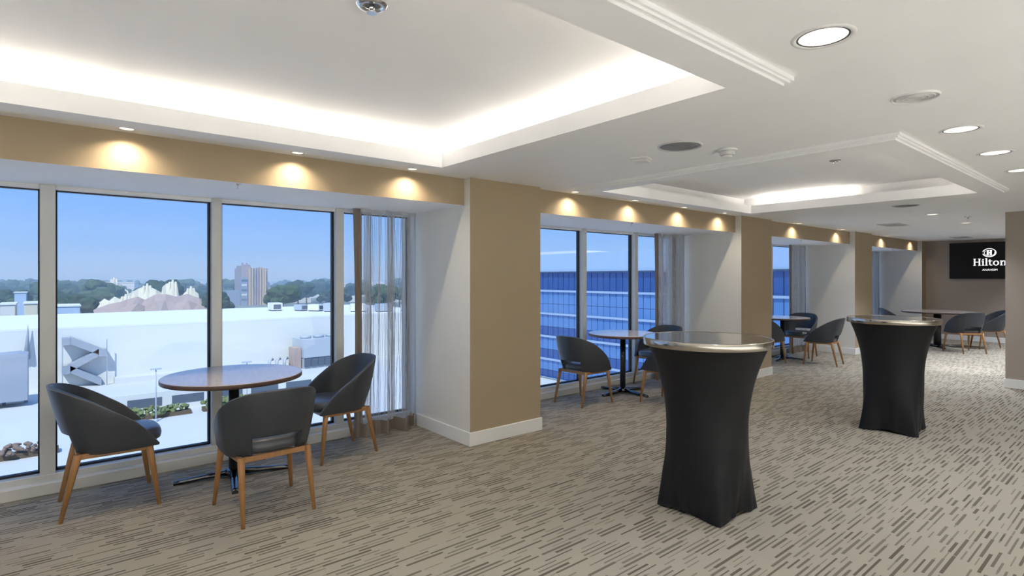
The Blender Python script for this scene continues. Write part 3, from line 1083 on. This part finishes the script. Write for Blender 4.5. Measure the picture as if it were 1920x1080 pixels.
M_HEDGE = noisy(mat('hedge_leaf', (0.17, 0.21, 0.09), 0.9), (0.17, 0.21, 0.09), 0.5, 1.5)
M_HEDGEB = noisy(mat('dry_shrub', (0.22, 0.16, 0.13), 0.9), (0.22, 0.16, 0.13), 0.5, 1.5)
M_BARK = mat('bark', (0.12, 0.09, 0.06), 0.9)
M_GROUND = noisy(mat('city_ground', (0.20, 0.23, 0.20), 0.95, spec=0.05), (0.20, 0.23, 0.20), 0.55, 0.012)
M_CREAM = noisy(mat('cream_rock', (0.72, 0.69, 0.55), 0.9), (0.72, 0.69, 0.55), 0.12, 0.15)
M_PINK = noisy(mat('pink_rock', (0.42, 0.33, 0.30), 0.9), (0.42, 0.33, 0.30), 0.2, 0.2, 0, 1, (4, 4, .5))
M_TOWER1 = mat('tower_gold', (0.62, 0.46, 0.25), 0.6)
M_TOWER2 = mat('tower_mauve', (0.40, 0.31, 0.30), 0.7)
M_TOWER3 = mat('tower_blue_grey', (0.27, 0.32, 0.42), 0.7)
M_WHITEB = mat('white_building', (0.72, 0.72, 0.70), 0.8)
M_WIN = mat('far_window', (0.10, 0.14, 0.20), 0.3)
M_TGLASS = mat('blue_curtain_wall_glass', (0.025, 0.09, 0.30), 0.06, spec=0.8)
M_TGLASS2 = mat('pale_blue_spandrel_glass', (0.10, 0.24, 0.52), 0.10, spec=0.8)
M_TFRAME = mat('tower_mullion', (0.38, 0.50, 0.66), 0.4)
M_PARA = mat('tower_parapet', (0.42, 0.56, 0.74), 0.5)

g = MB().quad((-9000, -9000, G), (-6, -9000, G), (-6, 9000, G), (-9000, 9000, G)).build('ground', M_GROUND)
tag(g, 'hazy city ground stretching to the horizon', kind='structure')
g = MB().box(-100, -60, G, -56, 58, G + 0.05).build('pavement', M_CONC)
tag(g, 'pale sunlit pavement below the white hall', kind='structure')
g = MB().box(-56, -60, G, -8, 58, G + 0.04).build('road', M_CONC)
tag(g, 'pale sunlit street nearest to the windows', kind='structure')

# white hall
hall = empty('exhibition_hall', (-100, 0, G))
tag(hall, 'huge white windowless hall with a flat white roof', 'building')
mb = MB()
mb.box(-36, -70, 0, 0, 62, 8.2)
mb.build('walls', M_HALL, hall)
mb = MB()
mb.box(-36.02, -70.02, 8.2, 0.02, 62.02, 8.5)
mb.build('roof', M_ROOF, hall)
MB().box(0, 7, 0, 2.2, 24, 0.9).build('plinth', M_CONC, hall)
# zigzag exit stair on the wall
st = empty('exit_stair', (-99.9, 3.6, G))
tag(st, 'grey zigzag exit stair on the face of the white hall', 'stair')
def slab(mb, y0, z0, y1, z1, x0, x1, th):
    vs_ = [(x0, y0, z0), (x1, y0, z0), (x1, y1, z1), (x0, y1, z1)]
    a = [mb.bm.verts.new(p) for p in vs_]
    b = [mb.bm.verts.new((p[0], p[1], p[2] + th)) for p in vs_]
    mb.bm.faces.new(a[::-1]); mb.bm.faces.new(b)
    for i in range(4): mb.bm.faces.new((a[i], a[(i + 1) % 4], b[(i + 1) % 4], b[i]))
zz = [0.0, 2.2, 4.3, 6.2]
for k in range(3):
    mb = MB()
    s = 1 if k % 2 == 0 else -1
    slab(mb, s * 1.9, zz[k], -s * 1.6, zz[k + 1], 0.1, 1.6, 1.0)
    mb.build('flight', M_STAIR, st)
    MB().box(0.1, min(-s * 1.6, -s * 2.5), zz[k + 1] - .1, 1.7, max(-s * 1.6, -s * 2.5), zz[k + 1] + 0.9).build('landing', M_STAIR, st)
for y in (-2.5, 2.45):
    MB().box(1.55, y, 0, 1.68, y + .12, 6.6).build('post', M_STAIR, st)
# chiller unit
hv = empty('rooftop_chiller', (-96.5, 36.0, G), math.radians(4))
tag(hv, 'grey box shaped chiller with dark louvres beside the hall wall', 'chiller')
MB().box(-2.5, -3.6, 1.9, 2.5, 3.6, 5.0).build('housing', M_HVAC, hv, bevel=.05)
for k in range(6):
    MB().box(2.2, -3.5 + k * 1.18, 0.4, 2.52, -2.5 + k * 1.18, 1.8).build('louvre', M_HVACD, hv)
MB().box(-2.4, -3.5, 0, 2.3, 3.5, 1.9).build('skid', M_HVAC, hv)
for k in range(3):
    MB().lathe([(0.9, 5.0), (0.95, 5.4), (0.7, 5.45)], 16, c=(0, -2.3 + k * 2.3, 0)).build('fan_cowl', M_HVAC, hv)
MB().box(-1.5, -4.6, 0, 1.5, -3.7, 3.6).build('pipe_rack', M_PINK, hv)
pm = empty('pump_skid', (-96.5, 29.0, G))
tag(pm, 'small cluster of pipes and pumps next to the chiller', 'equipment')
for k in range(3):
    MB().tube([(0, -1.2 + k * 1.2, .2), (0, -1.2 + k * 1.2, 1.6), (0, -.6 + k * 1.2, 1.9)], .28, 8).build('pipe', M_HVAC, pm)
MB().box(-1, -2, 0, 1, 2, .5).build('plinth', M_CONC, pm)
# rooftop units at the far corner of the hall roof
for k, (x, y, s_) in enumerate(((-121, 36, 1.5), (-117, 40, 1.2), (-114, 42, 1.3), (-110, 44, 1.6), (-107, 48, 1.5), (-103.5, 52, 1.5), (-102.5, 57, 1.3))):
    u = empty('rooftop_unit', (x, y, G + 8.5), 0.3 * k)
    tag(u, 'small grey air handler on the far corner of the hall roof', 'air handler', 'air handlers on the hall roof')
    MB().box(-s_, -s_ * .7, 0.2, s_, s_ * .7, s_ * 1.1).build('cabinet', M_HVAC if k % 2 else M_WHITEB, u)
    MB().box(-s_ * .9, -s_ * .6, 0, s_ * .9, s_ * .6, .2).build('curb', M_HVACD, u)
    MB().box(s_ * .98, -s_ * .5, .4, s_ * 1.02, s_ * .5, s_ * .9).build('grille', M_HVACD, u)
# dark canopy block and spire at the left
cb = empty('canopy_block', (-88, -7.2, G))
tag(cb, 'blue grey flared canopy block in front of the white hall', 'canopy')
mb = MB()
mb.prism([(-3, 0.8), (5, 0.8), (5, 6.2), (4.2, 6.4), (-3, 6.0)], -4, 0)
mb.xf(Matrix.Rotation(PI / 2, 4, 'Z') @ Matrix.Rotation(PI / 2, 4, 'X')).build('hood', M_STAIR, cb)
for y in (-2.2, 0.2, 2.6, 4.6):
    MB().box(-3.2, y, 0, -2.8, y + .35, 2).build('column', M_STAIR, cb)
sp_ = empty('roof_spire', (-99.6, -2.55, -9.6))
tag(sp_, 'thin dark tapering fin on the hall wall', 'fin')
MB().prism([(0, -0.5), (0.5, -0.5), (0.3, 0.35), (0, 0.35)], 0, 0.6).build('bracket', M_STAIR, sp_)
MB().tube([(0.3, 0, 0.3), (0.25, 0.1, 4.6)], [0.45, 0.03], 6).build('blade', M_STAIR, sp_)
# low wall, hedges, lamps
lw = empty('low_wall', (-75, 10, G))
tag(lw, 'low pale wall with dark openings along the pavement', 'wall')
MB().box(-.4, -8, 0, 0, 20, 2.3).build('wall_face', M_HALL, lw)
for k in range(5):
    MB().box(-.05, -3.5 + k * 4.3, .7, .03, -.2 + k * 4.3, 1.7).build('opening', M_HVACD, lw)
def clump(n, rx, ry, rz, seed):
    rnd = random.Random(seed)
    bm = bmesh.new()
    for _ in range(n):
        a = rnd.random() * 2 * PI
        q = rnd.random() ** .5
        c = Vector((rx * q * math.cos(a), ry * q * math.sin(a), rz * rnd.uniform(-.6, .8) * (1 - .4 * q)))
        r = rnd.uniform(.32, .55) * min(rx, ry, rz) * (1.0 if n < 50 else 0.6)
        m_ = Matrix.Translation(c) @ Matrix.Diagonal((r * rnd.uniform(.9, 1.4), r * rnd.uniform(.9, 1.4), r * rnd.uniform(.8, 1.1), 1))
        ret = bmesh.ops.create_icosphere(bm, subdivisions=2, radius=1.0, matrix=m_)
        for v in ret['verts']:
            v.co += (v.co - c) * (0.35 * noise.noise(v.co * (1.6 / r) + Vector((seed, 0, 0))))
    return bm
def mesh_from(bm, name, m):
    me_ = bpy.data.meshes.new(name)
    bm.to_mesh(me_)
    bm.free()
    me_.materials.append(m)
    return me_
hedge_me = [mesh_from(clump(90, 1.0, 4.2, 0.8, 3), 'foliage', M_HEDGE), mesh_from(clump(90, 1.0, 4.2, 0.6, 5), 'foliage', M_HEDGEB)]
for k, (x, y, t_) in enumerate(((-72.0, 8.2, 0), (-72.0, 17.4, 0), (-63.5, -3.5, 1), (-64.5, -13, 1))):
    h_ = empty('hedge', (x, y, G))
    tag(h_, ('green clipped hedge in front of the low wall' if t_ == 0 else 'brown dry shrubs along the pavement'), 'hedge', 'roadside green hedges' if t_ == 0 else 'roadside dry shrubs')
    o = bpy.data.objects.new('foliage', hedge_me[t_]); COL.objects.link(o); o.parent = h_; o.location = (0, 0, .8)
    MB().box(-.5, -4, 0, .5, 4, .5).build('bed', M_BARK, h_)
for k, (x, y) in enumerate(((-70, 8.6), (-69, 17.4))):
    l_ = empty('street_lamp', (x, y, G))
    tag(l_, 'slim grey street lamp in front of the low wall', 'street lamp', 'slim street lamps')
    MB().tube([(0, 0, 0), (0, 0, 5.6)], [.09, .05], 8).build('pole', M_HVAC, l_)
    MB().box(-.2, -.5, 5.6, .2, .5, 5.72).build('head', M_HVAC, l_)
    MB().lathe([(.2, 0), (.2, .3), (.1, .35)], 10).build('base', M_HVAC, l_)

# rock peaks behind the hall
def ridge(name, pts, depth, m, seed, base):
    """jagged faceted ridge: pts (y, z) crest line"""
    rnd = random.Random(seed)
    mb = MB()
    fr, tp, bk = [], [], []
    for (y, z) in pts:
        fr.append((depth * .5 + rnd.uniform(-1, 1), y, base))
        tp.append((rnd.uniform(-1, 1), y, z))
        bk.append((-depth * .5, y, base))
    mid = [((f[0] * .6 + t_[0] * .4) + rnd.uniform(-1.5, 1.5), f[1] + rnd.uniform(-.8, .8), (f[2] * .45 + t_[2] * .55)) for f, t_ in zip(fr, tp)]
    rows = [fr, mid, tp, bk]
    V = [[mb.bm.verts.new(p) for p in r_] for r_ in rows]
    for a in range(3):
        for k in range(len(pts) - 1):
            mb.bm.faces.new((V[a][k], V[a][k + 1], V[a + 1][k + 1], V[a + 1][k]))
    return mb
def at(u, v, x):
    """point on the vertical plane x seen at photo pixel (u, v)"""
    vx, vy = -math.sin(YAW), math.cos(YAW)
    rx, ry = math.cos(YAW), math.sin(YAW)
    dx = vx * F_PX + rx * (u - 960); dy = vy * F_PX + ry * (u - 960); dz = HORIZON - v
    t_ = x / dx
    return (dy * t_, EYE + dz * t_)
rk = empty('rock_mountain', (-210, 0, G))
tag(rk, 'pink faceted mock rock ridge rising behind the white hall', 'rock formation')
crest = [(150, 583), (185, 577), (205, 570), (225, 566), (240, 561), (258, 556), (272, 562), (290, 553), (310, 551), (330, 556), (352, 551), (372, 558), (390, 566), (402, 578)]
p_ = [(at(u, v, -210)[0], at(u, v, -210)[1] - G) for u, v in crest]
ridge('r', p_, 16, M_PINK, 3, 0).build('ridge_face', M_PINK, rk)
p_ = [(at(u, v + 12, -203)[0], at(u, v + 12, -203)[1] - G) for u, v in crest[3:]]
ridge('r', p_, 10, M_PINK, 5, 0).build('lower_ridge', M_PINK, rk).location = (7, 0, 0)
def peak(us, label, x):
    r_ = empty('rock_peak', (x, 0, G))
    pts = [(at(u, v, x)[0], at(u, v, x)[1] - G) for u, v in us]
    tag(r_, label, 'rock formation', 'cream rock peaks behind the hall')
    ridge('r', pts, 10, M_CREAM, len(us), 0).build('peak', M_CREAM, r_)
    y0, z0 = max(pts, key=lambda q: q[1])
    mb = MB()
    for d_ in (-1.6, 0, 1.4):
        mb.tube([(0.5, y0 + d_, 3), (0, y0 + d_ * .6, z0 + .3 - abs(d_) * .5)], [1.4, .3], 6)
    mb.build('pinnacle', M_CREAM, r_)
peak([(194, 546), (203, 535), (210, 525), (214, 521), (219, 527), (228, 536), (240, 546)], 'narrow pale peak farthest behind the trees', -300)
peak([(238, 552), (250, 546), (260, 541), (272, 537), (276, 533), (282, 538), (292, 543), (304, 549)], 'broad cream peak with tiny pinnacles', -222)
peak([(302, 550), (304, 538), (312, 532), (319, 530), (324, 526), (329, 534), (333, 548), (337, 556)], 'tall cream peak next to the broad one', -222)
peak([(338, 556), (350, 546), (358, 538), (364, 545), (371, 550), (373, 560)], 'small pointed cream peak nearest the golden tower', -222)
peak([(150, 578), (165, 570), (180, 572), (196, 560), (204, 564), (215, 556), (226, 561), (236, 553), (238, 570)], 'long low cream outcrop at the foot of the peaks', -216)

# golden ribbed tower
tw = empty('ribbed_tower', (-330, 0, G))
tag(tw, 'tall ribbed gold and mauve tower behind the hall', 'tower')
def twbox(name, m, u0, u1, v0, x0, x1):
    y0 = at(u0, 560, x1)[0]; y1 = at(u1, 560, x1)[0]; z1 = at((u0 + u1) / 2, v0, x1)[1] - G
    return MB().box(x0 + 330, y0, 0, x1 + 330, y1, z1).build(name, m, tw)
twbox('shaft', M_TOWER2, 453, 502, 503, -345, -330)
for k, (u0, u1, v0, m_) in enumerate(((466, 470, 503, M_TOWER1), (472, 475, 502, M_TOWER1), (477, 480, 503, M_TOWER2), (482, 485, 502, M_TOWER2), (487, 490, 501, M_TOWER1), (492, 495, 502, M_TOWER1), (496, 499, 505, M_TOWER1))):
    twbox('rib', m_, u0, u1, v0, -331, -328.5)
twbox('stair_bay', M_TOWER3, 452, 464, 520, -332, -328)
twbox('lower_wing', M_TOWER3, 425, 452, 545, -340, -330)
twbox('side_wing', M_TOWER2, 500, 507, 538, -340, -330)
twbox('crown', M_TOWER2, 453, 470, 498, -340, -329)
for k in range(4):
    twbox('finial', M_TOWER2, 455 + k * 4, 456.5 + k * 4, 493 + (k % 2) * 3, -336, -334)
for k in range(5):
    y0 = at(453, 540, -327.9)[0]; y1 = at(463, 540, -327.9)[0]
    z = at(458, 524 + k * 9, -327.9)[1] - G
    MB().box(2.0, y0, z - 1, 2.2, y1, z).build('balcony', M_WHITEB if k % 2 else M_WIN, tw)

# white resort building
wh = empty('resort_building', (-420, 0, G))
tag(wh, 'long white arcaded building among trees beside the ribbed tower', 'building')
def whbox(name, m, u0, u1, v0, v1, x0, x1):
    y0 = at(u0, 540, x1)[0]; y1 = at(u1, 540, x1)[0]
    z0 = at(u0, v1, x1)[1] - G; z1 = at(u0, v0, x1)[1] - G
    return MB().box(x0 + 420, y0, max(0, z0), x1 + 420, y1, z1).build(name, m, wh)
whbox('lower_storey', M_WHITEB, 552, 690, 545, 580, -440, -420)
whbox('upper_storey', M_WHITEB, 560, 690, 536, 545, -438, -423)
for k in range(12):
    whbox('arch_window', M_WIN, 563 + k * 9.5, 568 + k * 9.5, 538, 543, -424, -422.8)
whbox('roof_pavilion', M_WHITEB, 566, 574, 532, 537, -436, -424)

# trees
crowns = [mesh_from(clump(22, 4.6, 4.6, 4.2, 11 + k), 'crown', M_LEAF if k < 2 else M_LEAF2) for k in range(4)]
trunk_me = None
rnd = random.Random(21)
spots = []
for _ in range(260):
    d_ = rnd.uniform(0, 1) ** 1.5
    x = -185 - 420 * d_
    u = rnd.uniform(-20, 775)
    if 430 < u < 520 and x > -335: continue
    if 150 < u < 400 and x > -230: continue
    if 545 < u < 700 and -445 < x: 
        if rnd.random() < .45: x = -rnd.uniform(240, 330)
        else: continue
    y = at(u, 540, x)[0]
    if any(math.hypot(x - q[0], y - q[1]) < 13.5 for q in spots): continue
    spots.append((x, y, rnd.uniform(.75, 1.2), rnd.random() * 6))
spots += [(-150, at(u, 560, -150)[0], .45 + .05 * (u % 3), u * .1) for u in (20, 72, 118, 512, 552, 594, 640, 690, 735)]
t_proto = [MB().tube([(0, 0, 0), (0.1, 0, 4), (0, 0, 8)], [.4, .3, .15], 6).build('trunk', M_BARK)]
tr_me = t_proto[0].data
bpy.data.objects.remove(t_proto[0])
for (x, y, s_, rz) in spots:
    t_ = empty('tree', (x, y, G), rz)
    t_.scale = (s_, s_, s_)
    ci = rnd.randrange(4)
    where = 'close behind the white hall' if x > -160 else 'in the wooded belt behind the hall' if x > -330 else 'far off in the haze beyond the hall'
    tag(t_, ('mid green' if ci < 2 else 'dark green') + ' leafy tree ' + where, 'tree', 'trees ' + where)
    o = bpy.data.objects.new('crown', crowns[ci]); COL.objects.link(o); o.parent = t_; o.location = (0, 0, 8.2)
    o = bpy.data.objects.new('trunk', tr_me); COL.objects.link(o); o.parent = t_
# far small houses
for k in range(120):
    x = -rnd.uniform(260, 700)
    u = rnd.uniform(-10, 770)
    if 400 < u < 530 or 520 < u < 720 and -480 < x < -380: continue
    y = at(u, 540, x)[0]
    w, d_, h_ = rnd.uniform(8, 22), rnd.uniform(8, 16), rnd.uniform(5, 12)
    if any(math.hypot(x - q[0], y - q[1]) < 20 for q in spots): continue
    spots.append((x, y, 1, 0))
    e = empty('far_house', (x, y, G), rnd.uniform(-.4, .4))
    tag(e, 'tiny pale flat roofed building among the distant trees', 'building', 'tiny distant buildings')
    MB().box(-d_ / 2, -w / 2, 0, d_ / 2, w / 2, h_).build('walls', M_WHITEB, e)
    MB().box(-d_ / 2 - .3, -w / 2 - .3, h_, d_ / 2 + .3, w / 2 + .3, h_ + .5).build('roof', M_ROOF, e)
    MB().box(d_ / 2, -w * .35, h_ * .35, d_ / 2 + .1, w * .35, h_ * .65).build('window_band', M_WIN, e)
bl = empty('plain_block', (-190, 0, G))
tag(bl, 'plain pale blue square block beside the wide mullion', 'building')
y0, y1 = at(27, 560, -190)[0], at(49, 560, -190)[0]
MB().box(-8, y0, 0, 0, y1, at(38, 549, -190)[1] - G).build('walls', M_PARA, bl)
MB().box(-8.2, y0 - .2, at(38, 549, -190)[1] - G, .2, y1 + .2, at(38, 548, -190)[1] - G).build('roof', M_ROOF, bl)
# low service buildings directly behind the hall at the left
for k, (u0, u1, v0, m_, lb) in enumerate(((0, 28, 572, M_WHITEB, 'low white service building beside the blue block'), (45, 70, 570, M_CREAM, 'low cream service building beside the wide mullion'),
                                          (106, 150, 575, M_PARA, 'low blue service building at the foot of the rock outcrop'))):
    e = empty('service_building', (-160, 0, G))
    tag(e, lb, 'building')
    y0, y1 = at(u0, 575, -160)[0], at(u1, 575, -160)[0]
    h_ = at((u0 + u1) / 2, v0, -160)[1] - G
    MB().box(-10, y0, 0, 0, y1, h_).build('walls', m_, e)
    MB().box(-10.2, y0 - .2, h_, .2, y1 + .2, h_ + .3).build('roof', M_ROOF, e)

# distant hills
hl = empty('far_treeline', (-1500, 0, G))
tag(hl, 'low blue wooded horizon far beyond the town', kind='structure')
mb = MB()
pts = []
for k in range(121):
    y = -2500 + k * 60
    pts.append((y, 9 + 8 * noise.noise(Vector((k * .21, 3, 0))) + 4 * noise.noise(Vector((k * .9, 7, 0)))))
V = [[mb.bm.verts.new((x, y, z_ if top else 0)) for (y, z_) in pts] for x, top in ((120, False), (0, True), (-160, False))]
for a in range(2):
    for k in range(120):
        mb.bm.faces.new((V[a][k], V[a][k + 1], V[a + 1][k + 1], V[a + 1][k]))
mb.build('wooded_ridge', M_LEAF2, hl)

# blue glass tower wing (faces -Y)
WY = 59.0
tower = empty('glass_tower', (-44, WY, G))
tag(tower, 'blue curtain wall tower wing with pale parapet', 'building')
toff = Matrix.Translation((44, -WY, -G))
MB().box(-78, WY + .25, G, -8, WY + 20, 4.9).xf(toff).build('core', M_TFRAME, tower)
MB().box(-78.3, WY - .35, 2.55, -7.7, WY + 20, 5.0).xf(toff).build('parapet', M_PARA, tower)
MB().box(-78.4, WY - .5, 2.35, -7.6, WY + 1, 2.62).xf(toff).build('parapet_ledge', M_TFRAME, tower)
MB().box(-78, WY + 5, 5.0, -60, WY + 15, 5.75).xf(toff).build('penthouse', M_WHITEB, tower)
pw = 1.12
floors = [2.35, -0.55, -4.05, -7.55, -11.05, -14.0]
meA = MB().box(0, 0, 0, 1, .12, 1)
bmesh.ops.recalc_face_normals(meA.bm, faces=meA.bm.faces)
pane_a = mesh_from(meA.bm.copy(), 'pane', M_TGLASS)
pane_b = mesh_from(meA.bm, 'pane', M_TGLASS2)
rest = {0: MB(), 1: MB()}
ncol = int(70 / pw)
for c in range(ncol):
    x0 = -78 + c * pw
    for f in range(5):
        zt, zb = floors[f] - .22, floors[f + 1] + .12
        splits = [(zb, zt, 0)] if f == 0 else [(zb, zb + (zt - zb) * .42, 0 if f > 1 else 1), (zb + (zt - zb) * .42 + .05, zt, 1)]
        for (a, b, kind_) in splits:
            if -67.0 < x0 < -40.5 or -28.4 < x0 < -25.2:
                o = bpy.data.objects.new('pane', pane_a if kind_ == 0 else pane_b)
                COL.objects.link(o)
                o.parent = tower
                o.location = (x0 + .05 + 44, -.06 + .004 * ((c * 7 + f * 3) % 5) , a - G)
                o.scale = (pw - .1, 1, b - a)
                o.rotation_euler = (0.006 * math.sin(c * 3.7 + f), 0, 0.006 * math.sin(c * 1.9 + f * 2.3))
            else:
                rest[kind_].box(x0 + .05 + 44, 0, a - G, x0 + pw - .05 + 44, .12, b - G)
for k in rest:
    tag(rest[k].build('pane_field', M_TGLASS if k == 0 else M_TGLASS2, tower), kind='stuff')
for f in range(1, 6):
    MB().box(-78, WY - .25, floors[f] - .2, -8, WY + .2, floors[f] + .1).xf(toff).build('floor_band', M_TFRAME, tower)

# summer haze hanging over the town beyond the hall
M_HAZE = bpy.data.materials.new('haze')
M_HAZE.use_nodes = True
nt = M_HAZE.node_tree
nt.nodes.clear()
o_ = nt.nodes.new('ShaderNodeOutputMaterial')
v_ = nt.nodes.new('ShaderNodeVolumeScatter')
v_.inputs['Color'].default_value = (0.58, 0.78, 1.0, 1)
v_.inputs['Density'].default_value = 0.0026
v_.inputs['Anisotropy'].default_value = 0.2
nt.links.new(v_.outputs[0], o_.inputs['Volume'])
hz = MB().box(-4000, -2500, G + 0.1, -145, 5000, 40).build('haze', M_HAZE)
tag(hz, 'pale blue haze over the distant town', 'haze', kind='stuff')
